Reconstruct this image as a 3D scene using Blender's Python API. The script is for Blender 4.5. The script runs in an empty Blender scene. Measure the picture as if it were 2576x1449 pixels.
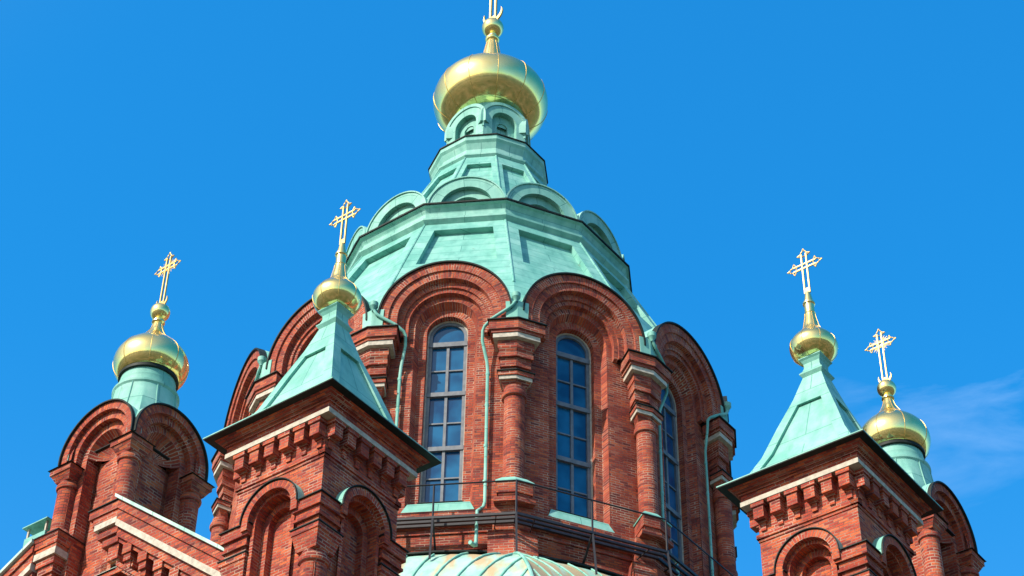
import bpy, math, random
from mathutils import Vector, Matrix
R = math.radians
random.seed(4)
S = bpy.context.scene
COL = S.collection

# ------------------------------------------------------------------ camera
PITCH, ROLL, FPX = R(40.958), R(1.038), 5020.2
cam = bpy.data.cameras.new('camera'); co = bpy.data.objects.new('camera', cam); COL.objects.link(co)
cam.sensor_width = 36; cam.lens = FPX / 2576 * 36; cam.clip_start = 0.5; cam.clip_end = 6000
fw = Vector((0, math.cos(PITCH), math.sin(PITCH))); up = Vector((0, -math.sin(PITCH), math.cos(PITCH))); rt = Vector((1, 0, 0))
u2 = up * math.cos(ROLL) - rt * math.sin(ROLL); r2 = rt * math.cos(ROLL) + up * math.sin(ROLL)
co.matrix_world = Matrix(((r2.x, u2.x, -fw.x, 0), (r2.y, u2.y, -fw.y, 0), (r2.z, u2.z, -fw.z, 0), (0, 0, 0, 1)))
S.camera = co

# ------------------------------------------------------------------ light
SUN_AZ, SUN_EL = R(-50), R(38)          # azimuth measured from the camera side, negative = left
sd = Vector((math.sin(SUN_AZ) * math.cos(SUN_EL), -math.cos(SUN_AZ) * math.cos(SUN_EL), math.sin(SUN_EL)))
sl = bpy.data.lights.new('sun', 'SUN'); sl.energy = 4.3; sl.angle = R(0.5); sl.color = (1, .93, .8)
so = bpy.data.objects.new('sun', sl); COL.objects.link(so)
so.rotation_euler = (-sd).to_track_quat('-Z', 'Y').to_euler(); so.location = (0, 0, 90)
W = bpy.data.worlds.new('World'); S.world = W; W.use_nodes = True
nt = W.node_tree; nt.nodes.clear()
def nn(t, ty, **k):
    n = t.nodes.new(ty)
    for a, b in k.items(): setattr(n, a, b)
    return n
out = nn(nt, 'ShaderNodeOutputWorld'); bg = nn(nt, 'ShaderNodeBackground'); bg.inputs[1].default_value = 0.148
sky = nn(nt, 'ShaderNodeTexSky', sky_type='NISHITA', sun_disc=False, sun_elevation=SUN_EL,
         sun_rotation=math.atan2(sd.x, sd.y), altitude=0, air_density=1.0, dust_density=0.6, ozone_density=3.0)
hs = nn(nt, 'ShaderNodeHueSaturation'); hs.inputs['Saturation'].default_value = 1.5; hs.inputs['Value'].default_value = 1.0
tint = nn(nt, 'ShaderNodeMix', data_type='RGBA', blend_type='MULTIPLY'); tint.inputs[0].default_value = 1
tint.inputs[7].default_value = (0.2, 1.53, 2.1, 1)
gm_ = nn(nt, 'ShaderNodeGamma'); gm_.inputs[1].default_value = .62
nt.links.new(sky.outputs[0], gm_.inputs[0]); nt.links.new(gm_.outputs[0], hs.inputs['Color']); nt.links.new(hs.outputs[0], tint.inputs[6])
# thin cirrus wisps, low on the right
tc = nn(nt, 'ShaderNodeTexCoord')
mp = nn(nt, 'ShaderNodeMapping'); mp.inputs['Rotation'].default_value = (0.3, 0.75, 0.2); mp.inputs['Scale'].default_value = (2.2, 6.5, 11)
wn = nn(nt, 'ShaderNodeTexNoise'); wn.inputs['Scale'].default_value = 1.6; wn.inputs['Detail'].default_value = 7; wn.inputs['Roughness'].default_value = .58; wn.inputs['Distortion'].default_value = .9
wr = nn(nt, 'ShaderNodeMapRange'); wr.inputs[1].default_value = .54; wr.inputs[2].default_value = .82
# the wisps sit in one patch of the sky: a soft cone round one direction
dp = nn(nt, 'ShaderNodeVectorMath', operation='DOT_PRODUCT')
CL = fw + r2 * ((2420 - 1288) / FPX) - u2 * ((1050 - 724) / FPX); CL.normalize()
dp.inputs[1].default_value = CL
pr = nn(nt, 'ShaderNodeMapRange', interpolation_type='SMOOTHERSTEP'); pr.inputs[1].default_value = math.cos(R(4.6)); pr.inputs[2].default_value = math.cos(R(.5))
mu = nn(nt, 'ShaderNodeMath', operation='MULTIPLY'); m2 = nn(nt, 'ShaderNodeMath', operation='MULTIPLY'); m2.inputs[1].default_value = .22
mx = nn(nt, 'ShaderNodeMix', data_type='RGBA'); mx.inputs[7].default_value = (5.0, 6.3, 8.0, 1)
L = nt.links.new
L(tc.outputs['Generated'], mp.inputs[0]); L(mp.outputs[0], wn.inputs['Vector']); L(wn.outputs[0], wr.inputs[0])
L(tc.outputs['Generated'], dp.inputs[0]); L(dp.outputs['Value'], pr.inputs[0])
L(wr.outputs[0], mu.inputs[0]); L(pr.outputs[0], mu.inputs[1]); L(mu.outputs[0], m2.inputs[0])
# the sky is whiter towards the sun
ds = nn(nt, 'ShaderNodeVectorMath', operation='DOT_PRODUCT'); ds.inputs[1].default_value = sd
pw = nn(nt, 'ShaderNodeMapRange', interpolation_type='SMOOTHSTEP'); pw.inputs[1].default_value = .22; pw.inputs[2].default_value = .95; pw.inputs[4].default_value = .95
wm = nn(nt, 'ShaderNodeMix', data_type='RGBA'); wc = nn(nt, 'ShaderNodeMix', data_type='RGBA', blend_type='MULTIPLY'); wc.inputs[0].default_value = 1; wc.inputs[7].default_value = (2.1, 1.95, 1.7, 1)
L(tc.outputs['Generated'], ds.inputs[0]); L(ds.outputs['Value'], pw.inputs[0]); L(gm_.outputs[0], wc.inputs[6])
# and whiter towards the horizon
sx = nn(nt, 'ShaderNodeSeparateXYZ'); hr = nn(nt, 'ShaderNodeMapRange', interpolation_type='SMOOTHSTEP'); hr.inputs[1].default_value = -.02; hr.inputs[2].default_value = .66; hr.inputs[3].default_value = .4; hr.inputs[4].default_value = 0
mxm = nn(nt, 'ShaderNodeMath', operation='MAXIMUM'); L(tc.outputs['Generated'], sx.inputs[0]); L(sx.outputs[2], hr.inputs[0]); L(hr.outputs[0], mxm.inputs[0]); L(pw.outputs[0], mxm.inputs[1])
L(mxm.outputs[0], wm.inputs[0]); L(tint.outputs[2], wm.inputs[6]); L(wc.outputs[2], wm.inputs[7])
L(m2.outputs[0], mx.inputs[0]); L(wm.outputs[2], mx.inputs[6]); L(mx.outputs[2], bg.inputs[0]); L(bg.outputs[0], out.inputs[0])
S.view_settings.view_transform = 'Standard'; S.view_settings.look = 'None'; S.view_settings.exposure = 0.58; S.view_settings.gamma = 1

# ------------------------------------------------------------------ materials
def mat(name):
    m = bpy.data.materials.new(name); m.use_nodes = True
    t = m.node_tree; return m, t, t.nodes['Principled BSDF'], t.links.new
def ramp(t, stops):
    r = nn(t, 'ShaderNodeValToRGB'); e = r.color_ramp.elements
    while len(e) < len(stops): e.new(.5)
    for i, (p, c) in enumerate(stops): e[i].position = p; e[i].color = (*c, 1)
    return r
def mixc(t, kind='MIX', f=None):
    m = nn(t, 'ShaderNodeMix', data_type='RGBA', blend_type=kind)
    if f is not None: m.inputs[0].default_value = f
    return m
def brick(name, row, hue=1.0, dark=1.0):
    m, t, b, L = mat(name)
    uv = nn(t, 'ShaderNodeUVMap'); uv.uv_map = 'uv'
    oi = nn(t, 'ShaderNodeObjectInfo')
    br = nn(t, 'ShaderNodeTexBrick', offset=.5)
    ad = nn(t, 'ShaderNodeVectorMath', operation='ADD')
    mo = nn(t, 'ShaderNodeMath', operation='MULTIPLY'); mo.inputs[1].default_value = 7.31
    cx = nn(t, 'ShaderNodeCombineXYZ')
    L(oi.outputs['Random'], mo.inputs[0]); L(mo.outputs[0], cx.inputs[0])
    L(uv.outputs[0], ad.inputs[0]); L(cx.outputs[0], ad.inputs[1])
    # slightly wavy joints
    jn = nn(t, 'ShaderNodeTexNoise'); jn.inputs['Scale'].default_value = 9; jn.inputs['Detail'].default_value = 2
    js = nn(t, 'ShaderNodeVectorMath', operation='SCALE'); js.inputs['Scale'].default_value = .016
    jc = nn(t, 'ShaderNodeVectorMath', operation='SUBTRACT'); jc.inputs[1].default_value = (.5, .5, .5)
    L(ad.outputs[0], jn.inputs['Vector']); L(jn.outputs['Color'], jc.inputs[0]); L(jc.outputs[0], js.inputs[0])
    a2 = nn(t, 'ShaderNodeVectorMath', operation='ADD'); L(ad.outputs[0], a2.inputs[0]); L(js.outputs[0], a2.inputs[1])
    L(a2.outputs[0], br.inputs['Vector'])
    br.inputs['Scale'].default_value = 1; br.inputs['Brick Width'].default_value = row * 3.3; br.inputs['Row Height'].default_value = row
    br.inputs['Mortar Size'].default_value = row * .13; br.inputs['Mortar Smooth'].default_value = .3; br.inputs['Bias'].default_value = 0
    br.inputs['Color1'].default_value = (0, 0, 0, 1); br.inputs['Color2'].default_value = (1, 1, 1, 1); br.inputs['Mortar'].default_value = (.5, .5, .5, 1)
    cr = ramp(t, [(0, (.16*dark, .035, .032)), (.12, (.27*dark, .048, .036)), (.4, (.37*dark, .064, .038)), (.72, (.44*dark, .082*hue, .04)), (.9, (.52*dark, .12*hue, .05)), (1, (.4*dark, .12*hue, .08))])
    L(br.outputs['Color'], cr.inputs[0])
    # soot and weather patches that stay where they are
    tc = nn(t, 'ShaderNodeNewGeometry')
    n1 = nn(t, 'ShaderNodeTexNoise'); n1.inputs['Scale'].default_value = .9; n1.inputs['Detail'].default_value = 6; n1.inputs['Roughness'].default_value = .62
    L(tc.outputs['Position'], n1.inputs['Vector'])
    r1 = ramp(t, [(.3, (.66, .58, .6)), (.52, (.95, .93, .92)), (.72, (1.12, 1.1, 1.0))]); L(n1.outputs[0], r1.inputs[0])
    mm = mixc(t, 'MULTIPLY', 1); L(cr.outputs[0], mm.inputs[6]); L(r1.outputs[0], mm.inputs[7])
    n2 = nn(t, 'ShaderNodeTexNoise'); n2.inputs['Scale'].default_value = 26; n2.inputs['Detail'].default_value = 5
    L(tc.outputs['Position'], n2.inputs['Vector'])
    r2_ = ramp(t, [(.25, (.6, .6, .6)), (.7, (1.2, 1.2, 1.2))]); L(n2.outputs[0], r2_.inputs[0])
    m3 = mixc(t, 'MULTIPLY', .8); L(mm.outputs[2], m3.inputs[6]); L(r2_.outputs[0], m3.inputs[7])
    # mortar: pale where sound, dirty in places
    n3 = nn(t, 'ShaderNodeTexNoise'); n3.inputs['Scale'].default_value = 1.7; n3.inputs['Detail'].default_value = 4
    L(tc.outputs['Position'], n3.inputs['Vector'])
    r3 = ramp(t, [(.36, (.11, .045, .04)), (.5, (.27, .13, .095)), (.64, (.46, .31, .23))]); L(n3.outputs[0], r3.inputs[0])
    mf = mixc(t); L(br.outputs['Fac'], mf.inputs[0]); L(m3.outputs[2], mf.inputs[6]); L(r3.outputs[0], mf.inputs[7])
    # white salt bloom in small spots
    n4 = nn(t, 'ShaderNodeTexNoise'); n4.inputs['Scale'].default_value = 2.3; n4.inputs['Detail'].default_value = 8; n4.inputs['Roughness'].default_value = .7
    of = nn(t, 'ShaderNodeVectorMath', operation='ADD'); of.inputs[1].default_value = (31, 7, 3); L(tc.outputs['Position'], of.inputs[0]); L(of.outputs[0], n4.inputs['Vector'])
    r4 = ramp(t, [(.66, (0, 0, 0)), (.76, (.5, .5, .5))]); L(n4.outputs[0], r4.inputs[0])
    ms = mixc(t); L(r4.outputs[0], ms.inputs[0]); L(mf.outputs[2], ms.inputs[6]); ms.inputs[7].default_value = (.5, .38, .34, 1)
    L(ms.outputs[2], b.inputs['Base Color'])
    b.inputs['Roughness'].default_value = .88; b.inputs['Specular IOR Level'].default_value = .25
    hm = nn(t, 'ShaderNodeMath', operation='MULTIPLY_ADD'); hm.inputs[1].default_value = -.8; L(br.outputs['Fac'], hm.inputs[0]); L(n2.outputs[0], hm.inputs[2])
    h2 = nn(t, 'ShaderNodeMath', operation='MULTIPLY_ADD'); h2.inputs[1].default_value = .5; L(br.outputs['Color'], h2.inputs[0]); L(hm.outputs[0], h2.inputs[2])
    bp = nn(t, 'ShaderNodeBump'); bp.inputs['Strength'].default_value = .55; bp.inputs['Distance'].default_value = .02
    L(h2.outputs[0], bp.inputs['Height']); L(bp.outputs[0], b.inputs['Normal'])
    return m
def copper(name, w=7, row=.48, rust=0.0, col=((.115, .36, .30), (.17, .43, .365), (.26, .52, .45)), seam=.65):
    m, t, b, L = mat(name)
    uv = nn(t, 'ShaderNodeUVMap'); uv.uv_map = 'uv'
    br = nn(t, 'ShaderNodeTexBrick', offset=.5)
    br.inputs['Scale'].default_value = 1; br.inputs['Brick Width'].default_value = w; br.inputs['Row Height'].default_value = row
    br.inputs['Mortar Size'].default_value = .014; br.inputs['Mortar Smooth'].default_value = .5
    br.inputs['Color1'].default_value = (.25, .25, .25, 1); br.inputs['Color2'].default_value = (.75, .75, .75, 1)
    L(uv.outputs[0], br.inputs['Vector'])
    g = nn(t, 'ShaderNodeNewGeometry')
    n1 = nn(t, 'ShaderNodeTexNoise'); n1.inputs['Scale'].default_value = 1.1; n1.inputs['Detail'].default_value = 8; n1.inputs['Roughness'].default_value = .65
    L(g.outputs['Position'], n1.inputs['Vector'])
    mx = nn(t, 'ShaderNodeMath', operation='MULTIPLY_ADD'); mx.inputs[1].default_value = .22; mx.inputs[2].default_value = -.11
    L(br.outputs['Color'], mx.inputs[0])
    ad = nn(t, 'ShaderNodeMath', operation='ADD'); L(n1.outputs[0], ad.inputs[0]); L(mx.outputs[0], ad.inputs[1])
    cr = ramp(t, [(.33, col[0]), (.5, col[1]), (.7, col[2])]); L(ad.outputs[0], cr.inputs[0])
    # run-off streaks: noise stretched along the height
    mp = nn(t, 'ShaderNodeMapping'); mp.inputs['Scale'].default_value = (4.3, 4.3, .6); L(g.outputs['Position'], mp.inputs[0])
    n2 = nn(t, 'ShaderNodeTexNoise'); n2.inputs['Scale'].default_value = 1; n2.inputs['Detail'].default_value = 5; L(mp.outputs[0], n2.inputs['Vector'])
    r2_ = ramp(t, [(.3, (.66, .76, .76)), (.5, (1, 1, 1)), (.72, (1.15, 1.08, 1.05))]); L(n2.outputs[0], r2_.inputs[0])
    m1 = mixc(t, 'MULTIPLY', .75); L(cr.outputs[0], m1.inputs[6]); L(r2_.outputs[0], m1.inputs[7])
    # dark brown spots where the patina is worn
    n3 = nn(t, 'ShaderNodeTexNoise'); n3.inputs['Scale'].default_value = 3.1; n3.inputs['Detail'].default_value = 7; n3.inputs['Roughness'].default_value = .7; L(g.outputs['Position'], n3.inputs['Vector'])
    r3 = ramp(t, [(.64, (0, 0, 0)), (.72, (.7, .7, .7))]); L(n3.outputs[0], r3.inputs[0])
    mo = mixc(t); L(r3.outputs[0], mo.inputs[0]); L(m1.outputs[2], mo.inputs[6]); mo.inputs[7].default_value = (.14, .2, .16, 1)
    last = mo
    if rust:
        mp2 = nn(t, 'ShaderNodeMapping'); mp2.inputs['Scale'].default_value = (1.6, .35, 1); L(uv.outputs[0], mp2.inputs[0])
        n4 = nn(t, 'ShaderNodeTexNoise'); n4.inputs['Scale'].default_value = 1.1; n4.inputs['Detail'].default_value = 5; L(mp2.outputs[0], n4.inputs['Vector'])
        r4 = ramp(t, [(.45, (0, 0, 0)), (.57, (rust, rust, rust))]); L(n4.outputs[0], r4.inputs[0])
        m5 = mixc(t); L(r4.outputs[0], m5.inputs[0]); L(last.outputs[2], m5.inputs[6]); m5.inputs[7].default_value = (.5, .27, .11, 1); last = m5
    sm = nn(t, 'ShaderNodeMath', operation='MULTIPLY'); sm.inputs[1].default_value = seam; L(br.outputs['Fac'], sm.inputs[0])
    mf = mixc(t); L(sm.outputs[0], mf.inputs[0]); L(last.outputs[2], mf.inputs[6]); mf.inputs[7].default_value = (.03, .16, .15, 1)
    L(mf.outputs[2], b.inputs['Base Color'])
    b.inputs['Roughness'].default_value = .62; b.inputs['Specular IOR Level'].default_value = .35
    hh = nn(t, 'ShaderNodeMath', operation='MULTIPLY_ADD'); hh.inputs[1].default_value = 1.2; L(br.outputs['Fac'], hh.inputs[0]); L(n1.outputs[0], hh.inputs[2])
    bp = nn(t, 'ShaderNodeBump'); bp.inputs['Strength'].default_value = .35; bp.inputs['Distance'].default_value = .03
    L(hh.outputs[0], bp.inputs['Height']); L(bp.outputs[0], b.inputs['Normal'])
    return m
def plain(name, c, rough=.6, metal=0, noise=.25, sc=6, spec=.5):
    m, t, b, L = mat(name)
    g = nn(t, 'ShaderNodeNewGeometry'); n = nn(t, 'ShaderNodeTexNoise'); n.inputs['Scale'].default_value = sc; n.inputs['Detail'].default_value = 6
    L(g.outputs['Position'], n.inputs['Vector'])
    r = ramp(t, [(.3, tuple(x * (1 - noise) for x in c)), (.7, tuple(min(1, x * (1 + noise * .6)) for x in c))]); L(n.outputs[0], r.inputs[0])
    L(r.outputs[0], b.inputs['Base Color']); b.inputs['Roughness'].default_value = rough; b.inputs['Metallic'].default_value = metal; b.inputs['Specular IOR Level'].default_value = spec
    bp = nn(t, 'ShaderNodeBump'); bp.inputs['Strength'].default_value = .15; bp.inputs['Distance'].default_value = .02; L(n.outputs[0], bp.inputs['Height']); L(bp.outputs[0], b.inputs['Normal'])
    return m
def gold(name, rough=.16):
    m, t, b, L = mat(name)
    g = nn(t, 'ShaderNodeNewGeometry'); n = nn(t, 'ShaderNodeTexNoise'); n.inputs['Scale'].default_value = 2.2; n.inputs['Detail'].default_value = 4
    L(g.outputs['Position'], n.inputs['Vector'])
    r = ramp(t, [(.3, (1, .72, .22)), (.7, (1, .82, .34))]); L(n.outputs[0], r.inputs[0])
    L(r.outputs[0], b.inputs['Base Color']); b.inputs['Metallic'].default_value = 1
    b2 = nn(t, 'ShaderNodeBsdfPrincipled'); b2.inputs['Metallic'].default_value = 1; b2.inputs['Roughness'].default_value = .38; b2.inputs['Base Color'].default_value = (1, .78, .36, 1)
    ms = nn(t, 'ShaderNodeMixShader'); ms.inputs[0].default_value = .3; L(b.outputs[0], ms.inputs[1]); L(b2.outputs[0], ms.inputs[2]); L(ms.outputs[0], t.nodes['Material Output'].inputs[0])
    rr = nn(t, 'ShaderNodeMapRange'); rr.inputs[3].default_value = rough * .6; rr.inputs[4].default_value = rough * 1.5; L(n.outputs[0], rr.inputs[0]); L(rr.outputs[0], b.inputs['Roughness'])
    bp = nn(t, 'ShaderNodeBump'); bp.inputs['Strength'].default_value = .12; bp.inputs['Distance'].default_value = .05; L(n.outputs[0], bp.inputs['Height']); L(bp.outputs[0], b.inputs['Normal'])
    return m
BD = brick('drum_brick', .079); BT = brick('tower_brick', .067, 1.1, 1.12); BU = brick('turret_brick', .083, 1.05, 1.05)
CU = copper('patinated_copper'); CV = copper('plain_copper_sheet', 2.3, .95, seam=.55, col=((.135, .38, .315), (.2, .46, .385), (.29, .54, .465))); CR = copper('rusty_copper_sheet', 60, 60, rust=.75, col=((.24, .48, .4), (.33, .55, .46), (.42, .61, .52)))
WH = plain('limewashed_stone', (.5, .44, .36), .85, noise=.3, sc=9)
DK = plain('dark_flashing_and_hood_shade', (.014, .02, .018), .6, noise=.4, spec=.2)  # near-black flashing; on hood edges it paints the shade under the copper
IR = plain('painted_iron', (.016, .013, .017), .5, noise=.3)
FR = plain('grey_window_paint', (.15, .16, .18), .5, noise=.3)
GO = gold('gilding', .11); GS = plain('gilded_seam', (.62, .42, .14), .5, 1, .15)
GC = plain('gilded_ironwork', (.6, .42, .17), .55, 1, .15)
GP, t_, b_, L_ = mat('window_glass'); b_.inputs['Base Color'].default_value = (.012, .075, .16, 1); b_.inputs['Roughness'].default_value = .06; b_.inputs['IOR'].default_value = 1.5
g_ = nn(t_, 'ShaderNodeNewGeometry'); n_ = nn(t_, 'ShaderNodeTexNoise'); n_.inputs['Scale'].default_value = 1.3; L_(g_.outputs['Position'], n_.inputs['Vector'])
r_ = ramp(t_, [(.35, (.003, .045, .13)), (.65, (.012, .12, .26))]); L_(n_.outputs[0], r_.inputs[0]); L_(r_.outputs[0], b_.inputs['Base Color'])  # blue of the reflected sky is put into the base colour
bp_ = nn(t_, 'ShaderNodeBump'); bp_.inputs['Strength'].default_value = .3; L_(n_.outputs[0], bp_.inputs['Height']); L_(bp_.outputs[0], b_.inputs['Normal'])
VD = plain('vent_metal', (.16, .42, .36), .5, noise=.3)

DX, DY = -0.92, 51.407
# ------------------------------------------------------------------ mesh builder; local frame: u -> x, d -> -y (outward), z up
class M:
    def __init__(s): s.v = []; s.f = []; s.uv = []; s.mi = []
    def add(s, pts, uv=None, mi=0):
        """pts are (u, d, z); auto uv along the surface in metres"""
        P = [Vector((p[0], -p[1], p[2])) for p in pts]
        if uv is None:
            n = Vector((0, 0, 0))
            for i in range(len(P)): n += P[i].cross(P[(i + 1) % len(P)])
            if n.length < 1e-9: return
            n.normalize()
            if abs(n.z) > .92: uv = [(p.x, p.y) for p in P]
            else:
                t = Vector((0, 0, 1)).cross(n); t.normalize(); w = n.cross(t)
                uv = [(p.dot(t), p.dot(w) if abs(n.z) > .2 else p.z) for p in P]
        b = len(s.v); s.v += P; s.f.append(list(range(b, b + len(P)))); s.uv.append(uv); s.mi.append(mi)
    def box(s, u0, u1, d0, d1, z0, z1, mi=0, skip=''):
        A = lambda u, d, z: (u, d, z)
        s.add([(u0, d1, z0), (u1, d1, z0), (u1, d1, z1), (u0, d1, z1)], mi=mi)
        if 'b' not in skip: s.add([(u1, d0, z0), (u0, d0, z0), (u0, d0, z1), (u1, d0, z1)], mi=mi)
        s.add([(u0, d0, z0), (u0, d1, z0), (u0, d1, z1), (u0, d0, z1)], mi=mi)
        s.add([(u1, d1, z0), (u1, d0, z0), (u1, d0, z1), (u1, d1, z1)], mi=mi)
        s.add([(u0, d0, z0), (u1, d0, z0), (u1, d1, z0), (u0, d1, z0)], mi=mi)
        s.add([(u0, d1, z1), (u1, d1, z1), (u1, d0, z1), (u0, d0, z1)], mi=mi)
    def prism(s, poly, z0, z1, poly1=None, mi=0, caps=True):
        """poly: list of (u,d) seen from above, any turn"""
        p1 = poly1 or poly
        ar = sum(poly[i][0] * -poly[(i + 1) % len(poly)][1] + poly[(i + 1) % len(poly)][0] * poly[i][1] for i in range(len(poly)))
        if ar < 0: poly = poly[::-1]; p1 = p1[::-1]
        n = len(poly)
        for i in range(n):
            j = (i + 1) % n
            s.add([(*poly[i], z0), (*poly[j], z0), (*p1[j], z1), (*p1[i], z1)], mi=mi)
        if caps:
            s.add([(*p, z1) for p in p1], mi=mi); s.add([(*p, z0) for p in poly[::-1]], mi=mi)
    def lathe(s, prof, cu=0, cd=0, n=32, mi=0, us=1.0, a0=0, a1=360):
        """prof: (r, z) list going up"""
        L = [0]
        for a, b in zip(prof, prof[1:]): L.append(L[-1] + math.hypot(b[0] - a[0], b[1] - a[1]))
        rm = max(r for r, z in prof)
        for i in range(n):
            t0 = R(a0 + (a1 - a0) * i / n); t1 = R(a0 + (a1 - a0) * (i + 1) / n)
            for k, ((ra, za), (rb, zb)) in enumerate(zip(prof, prof[1:])):
                q = [(cu + ra * math.sin(t0), cd + ra * math.cos(t0), za), (cu + ra * math.sin(t1), cd + ra * math.cos(t1), za),
                     (cu + rb * math.sin(t1), cd + rb * math.cos(t1), zb), (cu + rb * math.sin(t0), cd + rb * math.cos(t0), zb)]
                uv = [(t0 * rm, L[k]), (t1 * rm, L[k]), (t1 * rm, L[k + 1]), (t0 * rm, L[k + 1])]
                if rb < 1e-6: q = q[:3]; uv = uv[:3]
                elif ra < 1e-6: q = [q[0], q[2], q[3]]; uv = [uv[0], uv[2], uv[3]]
                s.add(q, uv, mi)
    def ngon(s, prof, n, a0=0, mi=0, seg=None):
        """prof: (corner radius, z) going up; n-sided; flat faces"""
        for i in range(n):
            t0 = R(a0 + 360 * i / n); t1 = R(a0 + 360 * (i + 1) / n)
            for (ra, za), (rb, zb) in zip(prof, prof[1:]):
                q = [(ra * math.sin(t0), ra * math.cos(t0), za), (ra * math.sin(t1), ra * math.cos(t1), za),
                     (rb * math.sin(t1), rb * math.cos(t1), zb), (rb * math.sin(t0), rb * math.cos(t0), zb)]
                if rb < 1e-6: q = q[:3]
                if ra < 1e-6: q = q[1:]
                s.add(q, None, mi)
    def tube(s, pts, r, n=8, mi=0, cap=True):
        P = [Vector((p[0], -p[1], p[2])) for p in pts]; rings = []
        rr = r if isinstance(r, (list, tuple)) else [r] * len(P)
        x = None
        for i, p in enumerate(P):
            t = (P[min(i + 1, len(P) - 1)] - P[max(i - 1, 0)]).normalized()
            if x is None:
                x = t.orthogonal().normalized()
            x = (x - t * x.dot(t)).normalized(); y = t.cross(x)
            rings.append([p + (x * math.cos(2 * math.pi * k / n) + y * math.sin(2 * math.pi * k / n)) * rr[i] for k in range(n)])
        ln = 0
        for i in range(len(P) - 1):
            l2 = ln + (P[i + 1] - P[i]).length
            for k in range(n):
                j = (k + 1) % n; q = [rings[i][k], rings[i][j], rings[i + 1][j], rings[i + 1][k]]
                s.add([(a.x, -a.y, a.z) for a in q], [(k / n * 6.28 * rr[0], ln), ((k + 1) / n * 6.28 * rr[0], ln), ((k + 1) / n * 6.28 * rr[0], l2), (k / n * 6.28 * rr[0], l2)], mi)
            ln = l2
        if cap:
            for rg, o in ((rings[0], -1), (rings[-1], 1)):
                s.add([(a.x, -a.y, a.z) for a in (rg if o > 0 else rg[::-1])], None, mi)
    def arch(s, zs, r0, r1, d0, d1, zb, n=28, uc=0, mi=0, front=True, soffit=True, outer=True, d1o=None, vs=1.0, foot=True, bottom=True):
        """round arch ring with legs down to zb: front face between r0 and r1 at depth d1 (d1o at the outer edge), soffit back to d0"""
        d1o = d1 if d1o is None else d1o
        T = [(-1, zb, -90)] if zb < zs - 1e-4 else []
        pts = []
        for i in range(n + 1):
            th = R(-90 + 180 * i / n); pts.append((math.sin(th), math.cos(th), th))
        st = []
        if zb < zs - 1e-4: st.append(('leg', -1))
        seq = []                      # (direction u, direction z, base z, running length unit)
        if zb < zs - 1e-4: seq.append((-1, 0, zb, -math.pi / 2, zb - zs))
        for (a, b, th) in pts: seq.append((a, b, zs, th, 0))
        if zb < zs - 1e-4: seq.append((1, 0, zb, math.pi / 2, zs - zb))
        rm = (r0 + r1) / 2
        def V(e, r, rr):  # running uv
            return e[3] * rr + e[4] + 40
        for e, g in zip(seq, seq[1:]):
            P = lambda q, r, d: (uc + q[0] * r, d, q[2] + q[1] * r)
            if front: s.add([P(e, r0, d1), P(g, r0, d1), P(g, r1, d1o), P(e, r1, d1o)], [(r0, V(e, 0, rm)), (r0, V(g, 0, rm)), (r1, V(g, 0, rm)), (r1, V(e, 0, rm))], mi)
            if soffit: s.add([P(e, r0, d0), P(g, r0, d0), P(g, r0, d1), P(e, r0, d1)], [(d0, V(e, 0, r0)), (d0, V(g, 0, r0)), (d1, V(g, 0, r0)), (d1, V(e, 0, r0))], mi)
            if outer: s.add([P(e, r1, d1o), P(g, r1, d1o), P(g, r1, d0), P(e, r1, d0)], [(d1, V(e, 0, r1)), (d1, V(g, 0, r1)), (d0, V(g, 0, r1)), (d0, V(e, 0, r1))], mi)
        if bottom and r1 > r0:
            for sg in (-1, 1):
                a, b = sorted((uc + sg * r0, uc + sg * r1)); s.add([(a, d0, zb), (b, d0, zb), (b, d1, zb), (a, d1, zb)], None, mi)
    def disc(s, zs, r, d, zb, n=24, uc=0, mi=0):
        pts = [(uc - r, d, zb), (uc + r, d, zb)] if zb < zs - 1e-4 else []
        for i in range(n + 1):
            th = R(90 - 180 * i / n); pts.append((uc + r * math.sin(th), d, zs + r * math.cos(th)))
        s.add(pts, None, mi)
    def cbar(s, P, Q, w, h, mi=0):
        """square bar between two (u,d,z) points"""
        s.tube([P, Q], w / 1.414, 4, mi)
    def build(s, name, mats, parent=None, loc=(0, 0), phi=0, smooth=True, sub=False):
        me = bpy.data.meshes.new(name)
        if (parent is not None and parent.get('dr')) or (not sub and tuple(loc) == (DX, DY)):
            for v in s.v:                        # measured correction of the drum's outer girth
                r = math.hypot(v.x, v.y)
                w = min(1, max(0, (r - 7.15) / .9)) * min(1, max(0, (v.z - 28.3) / .9)) * (1 if v.z < 39.5 else 0)
                if w > 0: k = (r - .22 * w) / r; v.x *= k; v.y *= k; v.z += .16 * w
        # the object's origin sits at the height of its lowest point
        z0 = 0 if sub else min(v.z for v in s.v)
        if sub: z0 = parent['z0']
        me.from_pydata([(v.x, v.y, v.z - z0) for v in s.v], [], s.f)
        ul = me.uv_layers.new(name='uv'); k = 0
        for f in s.uv:
            for q in f: ul.data[k].uv = q; k += 1
        if not isinstance(mats, (list, tuple)): mats = [mats]
        for m in mats: me.materials.append(m)
        me.polygons.foreach_set('material_index', s.mi)
        # weld doubles so that smooth shading works
        import bmesh
        bm = bmesh.new(); bm.from_mesh(me); bmesh.ops.remove_doubles(bm, verts=bm.verts, dist=1e-4)
        bmesh.ops.recalc_face_normals(bm, faces=bm.faces) if smooth == 'fix' else None
        bm.to_mesh(me); bm.free()
        if smooth:
            me.polygons.foreach_set('use_smooth', [True] * len(me.polygons)); me.set_sharp_from_angle(angle=R(28))
        o = bpy.data.objects.new(name, me); COL.objects.link(o); o['z0'] = z0
        if (parent is not None and parent.get('dr')) or (not sub and tuple(loc) == (DX, DY)): o['dr'] = 1
        if parent: o.parent = parent
        if not sub:
            base = Vector((0, 0, 0)) if parent is None else parent.location
            o.location = Vector((loc[0], loc[1], z0)) - base; o.rotation_euler = (0, 0, R(phi))
        return o
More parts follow.
